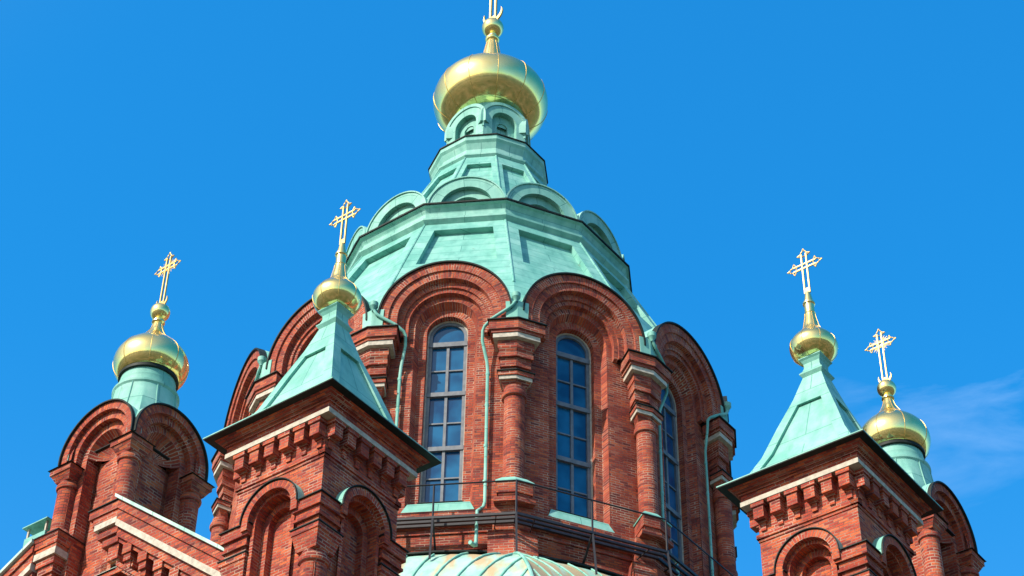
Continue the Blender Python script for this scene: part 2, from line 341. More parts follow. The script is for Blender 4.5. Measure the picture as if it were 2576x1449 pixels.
def sub(m, name, mats, parent, smooth=True): return m.build(name, mats, parent, sub=True, smooth=smooth)
def copies(o, phis, base=None):
    """turned copies of a part and its sub-parts about the same axis"""
    res = []
    for ph in phis:
        c = o.copy(); COL.objects.link(c); c.rotation_euler = (0, 0, R(ph)); res.append(c)
        for ch in [x for x in CH(o)]:
            k = ch.copy(); COL.objects.link(k); k.parent = c
    return res
def CH(o): return [x for x in bpy.data.objects if x.parent == o]

TH = 7.7
GZ = -1.7
root = bpy.data.objects.new('cathedral', None); COL.objects.link(root); root.location = (DX, DY, GZ)
root['label'] = 'red brick cathedral with green copper roofs, gilded onion domes and crosses against the blue sky'
root['category'] = 'cathedral'
DR = (DX, DY)
FACES = [TH + 15 + 30 * k for k in range(12)]; CORN = [TH + 30 * k for k in range(12)]
C15 = math.cos(R(15)); T15 = math.tan(R(15)); S15 = math.sin(R(15))

# ================================================================== CENTRAL DRUM
ZS = 36.68                                  # spring line of the window arches
# brick wall of one face (twelve of them, one mesh)
w = M()
for k in range(12):
    a = R(30 * k)
    def X(u, d, z): return (u * math.cos(a) + d * math.sin(a), d * math.cos(a) - u * math.sin(a), z)
    def q(p, uv=None): w.add([X(*x) for x in p], uv)
    h = 7.5 * T15
    for sg in (-1, 1):
        a0, a1 = (.92, h) if sg > 0 else (-h, -.92)
        q([(a0, 7.5, 29.0), (a1, 7.5, 29.0), (a1, 7.5, 36.9), (a0, 7.5, 36.9)])
    q([(-.92, 7.5, 29.0), (.92, 7.5, 29.0), (.92, 7.5, 30.35), (-.92, 7.5, 30.35)])
    # ledge cornice below the windows
    for (d, z0, z1) in ((7.62, 29.98, 30.1), (7.9, 29.72, 29.98), (7.78, 29.55, 29.72), (7.64, 29.42, 29.55)):
        hh = d * T15
        q([(-hh, d, z0), (hh, d, z0), (hh, d, z1), (-hh, d, z1)])
        q([(-7.5 * T15, 7.5, z0), (7.5 * T15, 7.5, z0), (hh, d, z0), (-hh, d, z0)])
        q([(-hh, d, z1), (hh, d, z1), (7.5 * T15, 7.5, z1), (-7.5 * T15, 7.5, z1)])
    q([(-7.52 * T15, 7.52, 24.0), (7.52 * T15, 7.52, 24.0), (7.52 * T15, 7.52, 29.5), (-7.52 * T15, 7.52, 29.5)])
w = w.build('drum_wall', BD, root, DR, TH + 15)

# arches over one window
m = M()
m.arch(ZS, .6, .82, 6.9, 7.2, 30.7, outer=False)                       # inner ring
m.arch(ZS, .82, .92, 7.2, 7.2, 30.35, outer=False, d1o=7.5)            # splayed corner
m.arch(ZS, .92, 1.12, 7.3, 7.503, 36.2, outer=False, soffit=False)
m.arch(ZS, 1.1, 1.24, 7.5, 7.7, 36.2, outer=False)
m.arch(ZS, 1.24, 1.42, 7.7, 7.78, 36.2, outer=False)
m.arch(ZS, 1.42, 1.68, 7.78, 8.0, 36.2, outer=False)
m.arch(ZS, 1.68, 1.95, 8.0, 8.06, 36.2, outer=True)
m.arch(ZS, 1.95, 1.951, 6.6, 8.06, 36.2, front=False, soffit=False)
arch = m.build('window_arch', BD, root, DR, FACES[0])
m = M()                                                                # copper vault roof over the arch
m.arch(ZS, 1.955, 2.0, 5.6, 8.12, 36.75, soffit=False, front=False)
vr = sub(m, 'copper_hood', CV, arch)
m = M(); m.arch(ZS, 1.955, 2.004, 7.9, 8.125, ZS, n=40)
sub(m, 'hood_edge', DK, arch)  # copper edge coloured near-black to paint the shade from beneath
m = M(); m.arch(ZS, .555, .602, 6.9, 6.99, 30.75, outer=False)
sub(m, 'lime_fillet', WH, arch)
copies(arch, FACES[1:])

# windows
def window():
    m = M(); zb, zt = 30.8, ZS
    m.arch(zt, .46, .56, 6.86, 6.97, zb, n=24)
    m.box(-.56, .56, 6.86, 6.97, zb - .03, zb + .06)
    for z in (36.42,): m.box(-.56, .56, 6.86, 7.0, z - .09, z + .07)
    for z in (34.6, 32.7): m.box(-.56, .56, 6.86, 7.0, z - .07, z + .07)
    m.box(-.04, .04, 6.86, 6.955, zb, 36.4)
    for z in (35.47, 33.6, 31.72): m.box(-.5, .5, 6.86, 6.945, z - .022, z + .022)
    f = m.build('window', FR, root, DR, FACES[0])
    m = M(); m.disc(zt, .55, 6.9, zb)
    sub(m, 'pane', GP, f)
    m = M(); m.box(-.62, .62, 6.9, 7.24, 30.735, 30.755)
    sub(m, 'sill_plate', DK, f)
    return f
win = window(); copies(win, FACES[1:])
# sloping copper aprons below the windows
m = M()
P0 = [(-.86, 7.5, 30.52), (.86, 7.5, 30.52), (1.02, 7.68, 30.12), (-1.02, 7.68, 30.12)]
m.add([(-.86, 7.5, 30.52), (.86, 7.5, 30.52), (.8, 7.1, 30.7), (-.8, 7.1, 30.7)])
m.add([P0[3], P0[2], P0[1], P0[0]]); m.add([(-1.02, 7.68, 30.08), (1.02, 7.68, 30.08), (1.02, 7.68, 30.12), (-1.02, 7.68, 30.12)])
ap = m.build('sill_apron', CV, root, DR, FACES[0], smooth=False); copies(ap, FACES[1:])

# corner piers: column, capital, pedestal
def bent(d, l, back=.7, taper=0):
    """plan of a bar that follows a drum corner: front apothem d, arm length l"""
    c = (0, d / C15); P = []
    for sg in (1, -1):
        e = (sg * l * C15, c[1] - l * S15); b = (e[0] - sg * S15 * back - sg * 0, e[1] - C15 * back)
        P.append((e, b))
    return [c, P[0][0], P[0][1], (0, d / C15 - back - .1), P[1][1], P[1][0]]
def layer(m, d, l, z0, z1, back=.7, mi=0, d2=None, l2=None):
    m.prism(bent(d, l, back), z0, z1, bent(d2, l2, back) if d2 else None, mi)
m = M()
m.lathe([(.30, 30.85), (.305, 32.5), (.30, 33.62)], 0, 8.0, 28)
m.lathe([(.30, 33.62), (.36, 33.66), (.375, 33.74), (.36, 33.82), (.31, 33.86), (.31, 34.0)], 0, 8.0, 28)
colm = m.build('column', BD, root, DR, CORN[0])
m = M()
layer(m, 8.25, .86, 35.86, 36.17); layer(m, 8.2, .78, 35.76, 35.86)
layer(m, 8.04, .56, 35.33, 35.6); layer(m, 7.96, .48, 35.17, 35.33, d2=8.04, l2=.54); layer(m, 8.02, .53, 35.02, 35.17)
layer(m, 7.94, .47, 34.72, 35.02); layer(m, 7.88, .41, 34.46, 34.72)
layer(m, 8.08, .54, 34.32, 34.455, back=.5)
layer(m, 7.75, .22, 33.86, 34.2, .3, d2=8.0, l2=.46)
cap = sub(m, 'capital', BD, colm, smooth=False)
for A in ((8.17, .72, 35.6, 35.76, .7), (8.04, .5, 34.2, 34.32, .5)):
    m = M(); layer(m, *A); sub(m, 'white_band', WH, colm, smooth=False)
for A in ((8.31, .92, 36.17, 36.2, .85), (8.12, .58, 34.455, 34.48, .55)):
    m = M(); layer(m, *A); sub(m, 'capital_flashing', DK, colm, smooth=False)
m = M()
layer(m, 8.18, .52, 30.28, 30.62); layer(m, 8.14, .46, 30.12, 30.28); layer(m, 8.22, .6, 29.98, 30.12)
layer(m, 8.0, .62, 29.55, 29.98); layer(m, 7.86, .56, 29.2, 29.55); layer(m, 7.95, .7, 28.2, 29.2)
sub(m, 'pedestal', BD, colm, smooth=False)
m = M(); layer(m, 8.22, .56, 30.62, 30.66, d2=8.22, l2=.56); layer(m, 8.22, .56, 30.66, 30.84, d2=8.06, l2=.36)
sub(m, 'pedestal_flashing', CV, colm, smooth=False)
m = M(); layer(m, 8.09, .33, 36.2, 36.98, 1.2, d2=8.09, l2=.36)
sub(m, 'valley_box', CV, colm, smooth=False)
copies(colm, CORN[1:])

# downpipes: one each side of every other face
def pipe(sg, face):
    f = M()
    P = [(2.12, 8.12, 36.96), (2.03, 8.15, 36.78), (1.95, 8.15, 36.7), (1.42, 8.13, 36.33), (1.2, 8.02, 36.16), (1.14, 7.97, 36.04), (1.13, 7.94, 35.7), (1.2, 7.8, 35.35), (1.25, 7.7, 35.1), (1.27, 7.68, 34.8), (1.29, 7.66, 30.35), (1.27, 7.8, 30.1), (1.14, 8.0, 29.85), (1.13, 8.0, 28.75)]
    f.tube([(sg * a, b, c) for a, b, c in P], .048, 10)
    for z in (34.7, 33.6, 32.2, 31.0): f.lathe([(.05, z - .05), (.062, z - .04), (.062, z + .04), (.05, z + .05)], sg * 1.275, 7.665, 10)
    o = f.build('downpipe', CV, root, DR, face)
    h = M(); h.lathe([(.05, 36.9), (.075, 36.98), (.13, 37.06), (.135, 37.2), (.12, 37.2), (.0, 37.12)], sg * 2.12, 8.12, 16)
    sub(h, 'hopper', CV, o)
    e = M(); e.tube([(sg * 1.13, 8.0, 28.85), (sg * 1.1, 8.12, 28.7), (sg * 1.02, 8.3, 28.68)], .058, 10); sub(e, 'spout', CV, o)
for k in range(-3, 9, 2):
    for sg in (-1, 1):
        if k != -3 or sg > 0: pipe(sg, TH + 15 + 30 * k)

# great tent roof with recessed panels
def tent(z0, z1, Rf, zp0, zp1, mg, dep, name, n=12):
    m = M(); ap = lambda z: Rf(z) * math.cos(math.pi / n); hw = lambda z: Rf(z) * math.sin(math.pi / n)
    for k in range(n):
        a = R(360 / n * k)
        def X(u, d, z): return (u * math.cos(a) + d * math.sin(a), d * math.cos(a) - u * math.sin(a), z)
        def q(p): m.add([X(*x) for x in p])
        A, B, Cc, Dd = z0, zp0, zp1, z1
        q([(-hw(A), ap(A), A), (hw(A), ap(A), A), (hw(B), ap(B), B), (-hw(B), ap(B), B)])
        q([(-hw(Cc), ap(Cc), Cc), (hw(Cc), ap(Cc), Cc), (hw(Dd), ap(Dd), Dd), (-hw(Dd), ap(Dd), Dd)])
        for sg in (-1, 1):
            p = [(sg * (hw(B) - mg), ap(B), B), (sg * hw(B), ap(B), B), (sg * hw(Cc), ap(Cc), Cc), (sg * (hw(Cc) - mg), ap(Cc), Cc)]
            q(p if sg > 0 else p[::-1])
        # panel, sunk by dep
        o = [(-(hw(B) - mg), ap(B), B), ((hw(B) - mg), ap(B), B), ((hw(Cc) - mg), ap(Cc), Cc), (-(hw(Cc) - mg), ap(Cc), Cc)]
        i = [(u, d - dep, z - dep * .35) for u, d, z in o]
        q(i)
        for s_, e_ in zip((0, 1, 2, 3), (1, 2, 3, 0)): q([o[s_], o[e_], i[e_], i[s_]])
        # corner roll
    for k in range(n):
        a = R(360 / n * (k + .5))
        m.tube([(Rf(z) * math.sin(a), Rf(z) * math.cos(a), z) for z in (z0, (z0 + z1) / 2, z1)], .035, 6)
    return m
Rf = lambda z: 5.0 + (43.2 - z) * .49
m = tent(38.66, 43.2, Rf, 40.3, 42.72, .42, .19, 'x')
for k in range(12):                          # the tent runs down into the valleys between the brick arches
    a = R(30 * k); zs_ = [36.75 + (38.66 - 36.75) * i / 16 for i in range(17)]
    for z0, z1 in zip(zs_, zs_[1:]):
        e0, e1 = [math.sqrt(max(0, 1.97 ** 2 - (z - ZS) ** 2)) for z in (z0, z1)]
        h0, h1 = Rf(z0) * S15, Rf(z1) * S15; e0 = min(e0, h0); e1 = min(e1, h1); d0, d1 = Rf(z0) * C15, Rf(z1) * C15
        for sg in (-1, 1):
            p = [(sg * e0, d0, z0), (sg * h0, d0, z0), (sg * h1, d1, z1), (sg * e1, d1, z1)]
            m.add([(u * math.cos(a) + d * math.sin(a), d * math.cos(a) - u * math.sin(a), z) for u, d, z in (p if sg > 0 else p[::-1])])
tr = m.build('tent_roof', CU, root, DR, TH + 15, smooth=False)
m = M(); m.ngon([(4.98, 43.12), (5.14, 43.3), (5.14, 43.38), (4.98, 43.45), (4.98, 43.72), (5.06, 43.86), (5.14, 43.9), (5.14, 43.93)], 12, 0)
sub(m, 'cornice', CV, tr, smooth=False)
m = M(); m.ngon([(5.1, 43.93), (5.19, 43.935), (5.19, 43.99), (4.0, 44.03), (3.0, 44.05)], 12, 0)
sub(m, 'cornice_edge', DK, tr, smooth=False)
# rotate so that corners line up: ngon corners start on the outward axis of a face, so turn by half a side
for ch in CH(tr): ch.rotation_euler = (0, 0, R(15))

# blind copper gables standing on the cornice
m = M()
m.arch(43.98, .86, 1.26, 4.56, 4.76, 43.97, n=32, outer=False)
m.arch(43.98, .56, .87, 4.4, 4.58, 43.97, n=32, outer=False)
m.disc(43.98, .57, 4.42, 43.97)
g = m.build('blind_gable', [CV, DK], root, DR, FACES[0])
m = M(); m.arch(43.98, 1.262, 1.29, 3.2, 4.8, 43.97, n=32, soffit=False); m.arch(43.98, 1.25, 1.293, 4.7, 4.805, 43.97, n=32)
sub(m, 'gable_hood', CV, g)
copies(g, FACES[1:])

Ru = lambda z: 2.08 + (48.9 - z) * .47
m = tent(44.0, 48.9, Ru, 45.6, 48.3, .2, .14, 'y')
tu = m.build('upper_tent_roof', CU, root, DR, TH + 15, smooth=False)
m = M(); m.ngon([(2.05, 48.86), (2.15, 48.98), (2.15, 49.04), (2.0, 49.14), (1.98, 49.4), (2.06, 49.62), (2.13, 49.72), (2.13, 49.9)], 12, 0)
sub(m, 'cornice', CV, tu, smooth=False).rotation_euler = (0, 0, R(15))
m = M(); m.ngon([(2.13, 49.9), (2.175, 49.9), (2.175, 49.94), (1.2, 49.98)], 12, 0)
sub(m, 'cornice_edge', DK, tu, smooth=False).rotation_euler = (0, 0, R(15))

# six-sided lantern
HX = [TH + 15 + 60 * k for k in range(6)]
c30 = math.cos(R(30)); ZL = 51.35
m = M(); dl = 1.4; hl = dl * math.tan(R(30))
for k in range(6):
    a = R(60 * k)
    def X(p): u, d, z = p; return (u * math.cos(a) + d * math.sin(a), d * math.cos(a) - u * math.sin(a), z)
    s0 = M(); zz = ZL
    s0.arch(zz, .47, .82, dl - .24, dl, 49.95, n=20, outer=False)
    s0.arch(zz, .8, .93, dl - .3, dl + .04, zz - .3, n=24)
    s0.arch(zz, .2, .48, dl - .24, dl - .22, 49.95, n=18, outer=False, soffit=False)
    s0.arch(zz - .12, .22, .3, dl - .4, dl - .21, 49.95, n=18, outer=False)
    s0.disc(zz - .12, .23, dl - .39, 49.95, mi=1)
    for sg in (-1, 1):
        s0.box(min(sg * .74, sg * .85), max(sg * .74, sg * .85), dl - .1, dl + .02, zz - .36, zz - .28); s0.box(min(sg * .77, sg * .84), max(sg * .77, sg * .84), dl - .1, dl + .015, zz - .5, zz - .36)
    b = len(m.v)
    for f, uv, mi in zip(s0.f, s0.uv, s0.mi):
        m.add([X((s0.v[i].x, -s0.v[i].y, s0.v[i].z)) for i in f], uv, mi)
m.ngon([(1.2, 49.95), (1.2, 51.4)], 6, 30)
m.lathe([(1.15, 51.3), (1.2, 52.1), (1.22, 52.52)], 0, 0, 48)
ln_ = m.build('lantern', [CV, plain('weathered_shutter', (.2, .5, .5), .6)], root, DR, TH + 15)

# gilded onion domes
def onion(name, prof, loc, ribs, rr, phi=0, n=64):
    m = M(); m.lathe(prof, 0, 0, n)
    o = m.build(name, GO, root, loc, phi)
    for k in range(ribs):
        a = R(360 * k / ribs); s = M()
        s.tube([((r + rr * .35) * math.sin(a), (r + rr * .35) * math.cos(a), z) for r, z in prof if r > .03], rr, 6, cap=False)
        sub(s, 'seam', GS, o)
    return o
def sm(pts, n=6):
    """Catmull-Rom through profile points"""
    o = []
    for i in range(len(pts) - 1):
        p0, p1, p2, p3 = pts[max(i - 1, 0)], pts[i], pts[i + 1], pts[min(i + 2, len(pts) - 1)]
        for k in range(n):
            t = k / n
            o.append(tuple(.5 * (2 * p1[j] + (p2[j] - p0[j]) * t + (2 * p0[j] - 5 * p1[j] + 4 * p2[j] - p3[j]) * t * t + (3 * p1[j] - p0[j] - 3 * p2[j] + p3[j]) * t ** 3) for j in (0, 1)))
    return o + [pts[-1]]
big = onion('onion_dome', sm([(1.2, 52.46), (1.5, 52.58), (1.92, 52.98), (2.12, 53.52), (2.06, 54.05), (1.8, 54.48), (1.4, 54.8), (.95, 55.06), (.6, 55.35), (.42, 55.75), (.3, 56.5), (.2, 57.05)], 8), DR, 12, .012, TH, 96)
m = M(); m.lathe(sm([(.2, 57.0), (.27, 57.1), (.27, 57.2), (.16, 57.26), (.14, 57.4), (.18, 57.44)], 3), n=24)
m.lathe([(.42 * math.sin(R(a)), 57.82 - .42 * math.cos(R(a))) for a in range(18, 181, 9)], n=32)
sub(m, 'ball_finial', GO, big)
def fleur(m, c, dirn, side, s):
    """open pointed trefoil at the end of a cross arm; c, dirn, side are 3-vectors"""
    sh = [(-.05, .24), (.02, .7), (.2, 1.2), (.36, .6), (.5, .42), (.62, .44), (.72, .2), (1.08, 0)]
    pts = [c + dirn * a * s + side * b * s * .68 for a, b in sh] + [c + dirn * a * s - side * b * s * .68 for a, b in sh[::-1]]
    for a, b in zip(pts, pts[1:] + pts[:1]):
        m.tube([tuple(a), tuple(b)], s * .075, 5)
def cross(loc, phi, zb, zc, zt, arm, bw, gap, crescent=0, rays=0, name='cross'):
    m = M(); V = Vector; fl = arm * .47
    for sg in (-1, 1):
        m.box(sg * gap - bw / 2, sg * gap + bw / 2, -bw * .6, bw * .6, zb + (.0), zt - fl * .7)
        m.box(-arm + fl * .7, arm - fl * .7, -bw * .5, bw * .5, zc + sg * gap - bw / 2, zc + sg * gap + bw / 2)
    m.box(-gap, gap, -bw * .45, bw * .45, zb, zb + gap * 2.4)
    X, Z = V((1, 0, 0)), V((0, 0, 1))
    fleur(m, V((0, 0, zt - fl)), Z, X, fl); fleur(m, V((arm - fl, 0, zc)), X, Z, fl); fleur(m, V((-arm + fl, 0, zc)), -X, Z, fl)
    if rays:
        m.tube([(gap * 1.7 * math.sin(R(a)), 0, zc + gap * 1.7 * math.cos(R(a))) for a in range(0, 361, 24)], bw * .5, 6)
        m.tube([(gap * .7 * math.sin(R(a)), 0, zc + gap * .7 * math.cos(R(a))) for a in range(0, 361, 45)], bw * .4, 6)
        for q in range(4):
            for j in range(rays):
                a = R(q * 90 + 22 + 46 * j / (rays - 1)); l = arm * (.62 if j % 2 else .5)
                m.tube([(gap * 1.8 * math.sin(a), 0, zc + gap * 1.8 * math.cos(a)), (l * math.sin(a), 0, zc + l * math.cos(a))], [bw * .3, bw * .12], 4)
    if crescent:
        c = crescent; n = 20
        pts = []
        for i in range(n + 1):
            a = R(-118 + 236 * i / n); th = c * .2 * math.cos(R(-90 + 180 * i / n)) + .004
            ro = c
            pts.append(((ro * math.sin(a), zb + c * .82 - ro * math.cos(a)), ((ro - th * 1.6) * math.sin(a), zb + c * .82 + th * .1 - (ro - th * 1.6) * math.cos(a))))
        for (o0, i0), (o1, i1) in zip(pts, pts[1:]):
            for d, fl_ in ((bw * .5, 1), (-bw * .5, -1)):
                q = [(o0[0], d, o0[1]), (o1[0], d, o1[1]), (i1[0], d, i1[1]), (i0[0], d, i0[1])]; m.add(q if fl_ > 0 else q[::-1])
            m.add([(o0[0], -bw * .5, o0[1]), (o1[0], -bw * .5, o1[1]), (o1[0], bw * .5, o1[1]), (o0[0], bw * .5, o0[1])])
            m.add([(i0[0], bw * .5, i0[1]), (i1[0], bw * .5, i1[1]), (i1[0], -bw * .5, i1[1]), (i0[0], -bw * .5, i0[1])])
    return m.build(name, GC, root, loc, phi, smooth=False)
NL, NR = TH - 45, TH + 45
cross(DR, NL, 58.2, 61.0, 62.2, 1.0, .075, .12, crescent=.46, rays=6)

# iron walkway round the drum
m = M(); N = 12
def cp(d, k, z): a = R(TH + 30 * k); r = d / C15; return (r * math.sin(a), r * math.cos(a) , z)
for d, r in ((8.4, .05), (8.22, .05), (8.04, .05)):
    for k in range(12): m.tube([cp(d, k, 29.42), cp(d, k + 1, 29.42)], r, 4)
for k in range(12):
    for t in (.12, .5, .88):
        a, b = Vector(cp(8.4, k, 29.38)), Vector(cp(8.4, k + 1, 29.38)); c, e = Vector(cp(7.6, k, 29.38)), Vector(cp(7.6, k + 1, 29.38))
        if t != .5: m.tube([tuple(a.lerp(b, t)), tuple(c.lerp(e, t))], .02, 4)
wk = m.build('walkway', IR, root, DR, 0, smooth=False)
m = M()
for k in range(12): m.tube([cp(8.4, k, 30.47), cp(8.4, k + 1, 30.47)], .024, 5)
rl = sub(m, 'handrail', IR, wk)
for k in range(12):
    for t in (0, .5):
        a, b = Vector(cp(8.4, k, 0)), Vector(cp(8.4, k + 1, 0)); c, e = Vector(cp(7.55, k, 0)), Vector(cp(7.55, k + 1, 0))
        p = a.lerp(b, t); q_ = c.lerp(e, t)
        m = M(); m.tube([(p.x, p.y, 29.42), (p.x, p.y, 30.48)], .03, 5); sub(m, 'post', IR, wk)
        m = M(); m.tube([(p.x, p.y, 29.46), (p.x * .997, p.y * .997, 28.2)], .04, 4)
        if t: m.tube([(p.x, p.y, 29.42), (q_.x, q_.y, 28.85)], .04, 4)
        sub(m, 'bracket', IR, wk)

# ================================================================== skirt roof under the drum (round at the top, square below)
m = M(); nA = 96; nS = 14
def skirt(phi, s):   # phi measured from the square's own face normal NL
    a = (phi + 45) % 90 - 45
    R1 = 8.9 / max(abs(math.cos(R(phi))), abs(math.sin(R(phi))))
    r0 = 7.9
    r = r0 + (R1 - r0) * (1 - (1 - s) ** 1.5); z = 28.62 - 5.2 * s ** 1.15
    return r, z
rings = [[skirt(360 * i / nA, s / nS) for s in range(nS + 1)] for i in range(nA)]
for i in range(nA):
    j = (i + 1) % nA; t0, t1 = R(360 * i / nA), R(360 * (i + 1) / nA)
    for s in range(nS):
        (ra, za), (rb, zb) = rings[i][s + 1], rings[i][s]; (rc, zc_), (rd, zd) = rings[j][s + 1], rings[j][s]
        m.add([(ra * math.sin(t0), ra * math.cos(t0), za), (rc * math.sin(t1), rc * math.cos(t1), zc_), (rd * math.sin(t1), rd * math.cos(t1), zd), (rb * math.sin(t0), rb * math.cos(t0), zb)],
              [(t0 * 8, za), (t1 * 8, zc_), (t1 * 8, zd), (t0 * 8, zb)])
sk = m.build('skirt_roof', CR, root, DR, NL)
m = M()
def surf(a, b):      # point on the skirt above plan position (a outward along a face normal, b sideways)
    r = math.hypot(a, b); ph = math.degrees(math.atan2(b, a)); lo, hi = 0., 1.
    if r < 7.9: return None
    for _ in range(30):
        md = (lo + hi) / 2
        if skirt(ph, md)[0] < r: lo = md
        else: hi = md
    return skirt(ph, lo)[1]
for k in range(4):
    al = R(90 * k)
    def X(u, d, z): return (u * math.cos(al) + d * math.sin(al), d * math.cos(al) - u * math.sin(al), z)
    b = -8.2
    while b < 8.3:
        pts = []
        a = 8.88
        while a > abs(b) - .02 and a > 1:
            z = surf(a, b)
            if z is None: break
            pts.append(X(b, a, z + .03)); a -= .12 if a > 8 else .25
        if len(pts) > 2: m = M(); m.tube(pts, .032, 5); sub(m, 'standing_seam', CV, sk)
        b += .72
    pts = [(skirt(45, s / 20)[0] * math.sin(R(90 * k + 45)), skirt(45, s / 20)[0] * math.cos(R(90 * k + 45)), skirt(45, s / 20)[1] + .03) for s in range(21)]
    m = M(); m.tube(pts, .045, 6); sub(m, 'hip_roll', CV, sk)
m = M(); m.lathe([(7.5, 28.66), (7.97, 28.66), (7.97, 28.71), (7.5, 28.75)], 0, 0, 72); sub(m, 'upper_flashing', DK, sk)

# ================================================================== SQUARE TOWERS (two)
def square(h): return [(-h, h), (h, h), (h, -h), (-h, -h)]
def sqtower(loc, label):
    m = M(); hw = 1.13
    # shaft with a niche in each side
    for k in range(4):
        al = R(90 * k)
        def X(p): u, d, z = p; return (u * math.cos(al) + d * math.sin(al), d * math.cos(al) - u * math.sin(al), z)
        s0 = M()
        s0.box(-hw, hw, hw - .01, hw, 22.62, 23.98, skip='b')
        s0.add([(-hw, hw, 21.9), (-.6, hw, 21.9), (-.6, hw, 22.63), (-hw, hw, 22.63)]); s0.add([(.6, hw, 21.9), (hw, hw, 21.9), (hw, hw, 22.63), (.6, hw, 22.63)])
        # wall between the round hood and the flat course above it
        n = 14
        for i in range(n):
            a, b_ = R(-90 + 180 * i / n), R(-90 + 180 * (i + 1) / n); r = .6
            s0.add([(r * math.sin(a), hw, 21.9 + r * math.cos(a)), (r * math.sin(b_), hw, 21.9 + r * math.cos(b_)), (r * math.sin(b_), hw, 22.63), (r * math.sin(a), hw, 22.63)])
        s0.arch(21.88, .56, .72, hw - .1, 1.34, 21.72, n=24)
        s0.arch(21.88, .48, .565, .95, 1.2, 18.0, n=24, outer=False)
        s0.arch(21.86, .33, .52, .8, .97, 18.0, n=20, outer=False)
        s0.disc(21.86, .34, .82, 18.0)
        for sg in (-1, 1):
            a, b_ = sorted((sg * .5, sg * hw)); s0.add([(a, hw - .02, 14), (b_, hw - .02, 14), (b_, hw - .02, 21.9), (a, hw - .02, 21.9)])
        s0.box(-.56, .56, .7, hw - .02, 14, 18.0)
        # lower string course (soldier bricks)
        s0.box(-1.18, 1.18, 1.0, 1.18, 22.95, 23.05, skip='b'); s0.box(-1.15, 1.15, 1.0, 1.15, 22.88, 22.95, skip='b')
        for f, uv in zip(s0.f, s0.uv): m.add([X((s0.v[i].x, -s0.v[i].y, s0.v[i].z)) for i in f], uv)
    # eave mouldings
    for h, z0, z1, h1 in ((1.365, 23.83, 23.98, 1.365), (1.4, 23.98, 24.02, 1.4), (1.37, 24.02, 24.04, 1.42), (1.45, 24.04, 24.07, 1.45), (1.46, 24.07, 24.14, 1.56)):
        m.prism(square(h), z0, z1, square(h1))
    tw = m.build('tower', BT, root, loc, NL, smooth=True); tw['label'] = label
    m = M(); m.prism(square(1.385), 23.72, 23.83); sub(m, 'white_band', WH, tw, smooth=False)
    m = M(); m.prism(square(1.725), 24.14, 24.16); sub(m, 'eave_board', DK, tw, smooth=False)
    m = M(); m.prism(square(1.73), 24.16, 24.185); m.prism(square(1.73), 24.185, 24.2, square(1.4)); sub(m, 'eave_sheet', CV, tw, smooth=False)
    cm = M(); cm.box(-.155, .155, 1.0, 1.37, 23.62, 23.715); cm.box(-.12, .12, 1.0, 1.34, 23.34, 23.62)
    cm.box(-.1, .1, 1.0, 1.2, 23.3, 23.36); cm.box(-.06, .06, 1.0, 1.17, 23.12, 23.3)
    first = None
    for k in range(4):
        for u in (-1.0, -.6, -.2, .2, .6, 1.0):
            al = R(90 * k)
            if first is None: c = first = sub(cm, 'corbel', BT, tw, smooth=False)
            else: c = first.copy(); COL.objects.link(c)
            c.rotation_euler = (0, 0, al); c.location = (u * math.cos(al), u * math.sin(al), 0)
    # corner columns with their capitals
    first = None
    for k in range(4):
        if first is None:
            c = M(); P = .93
            def sq(h, z0, z1, cx=.93, h1=None): c.prism([(cx - h, cx + h), (cx + h, cx + h), (cx + h, cx - h), (cx - h, cx - h)], z0, z1, None if h1 is None else [(cx - h1, cx + h1), (cx + h1, cx + h1), (cx + h1, cx - h1), (cx - h1, cx - h1)])
            sq(.36, 21.66, 21.9); sq(.3, 21.5, 21.66); sq(.33, 21.44, 21.5); sq(.27, 21.28, 21.44)
            sq(.345, 21.13, 21.25); sq(.25, 20.78, 21.13, h1=.33)
            c.lathe([(.25, 17), (.255, 20.5), (.3, 20.54), (.31, 20.6), (.3, 20.66), (.255, 20.7), (.25, 20.85)], .93, .93, 24)
            first = sub(c, 'corner_column', BT, tw)
            fls = []
            for h, z in ((.4, 21.9), (.37, 21.25)):
                d = M(); cx = .93; d.prism([(cx - h, cx + h), (cx + h, cx + h), (cx + h, cx - h), (cx - h, cx - h)], z, z + .022); fls.append(sub(d, 'column_flashing', DK, tw, smooth=False))
        else:
            for f_ in [first] + fls: c = f_.copy(); COL.objects.link(c); c.rotation_euler = (0, 0, R(90 * k))
    m = M(); m.arch(21.9, .722, .74, 1.0, 1.375, 21.89, n=30, front=False, soffit=False); m.arch(21.9, .722, .742, 1.34, 1.38, 21.89, n=30, mi=1); hd = sub(m, 'niche_hood', [CV, DK], tw)  # dark front edge paints the shaded underside of the copper hood
    for k in range(1, 4): c = hd.copy(); COL.objects.link(c); c.rotation_euler = (0, 0, R(90 * k))
    # pyramid roof
    prof = [(1.4, 24.2), (1.0, 25.04), (.72, 25.87), (.42, 26.7), (.225, 27.36)]
    def hz(z):
        for (a, za), (b_, zb) in zip(prof, prof[1:]):
            if z <= zb: return a + (b_ - a) * (z - za) / (zb - za)
        return prof[-1][0]
    m = M(); Z = [24.2, 24.5, 25.04, 25.87, 26.45, 26.7, 27.36]; mg = lambda z: min(.24, hz(z) * .44)
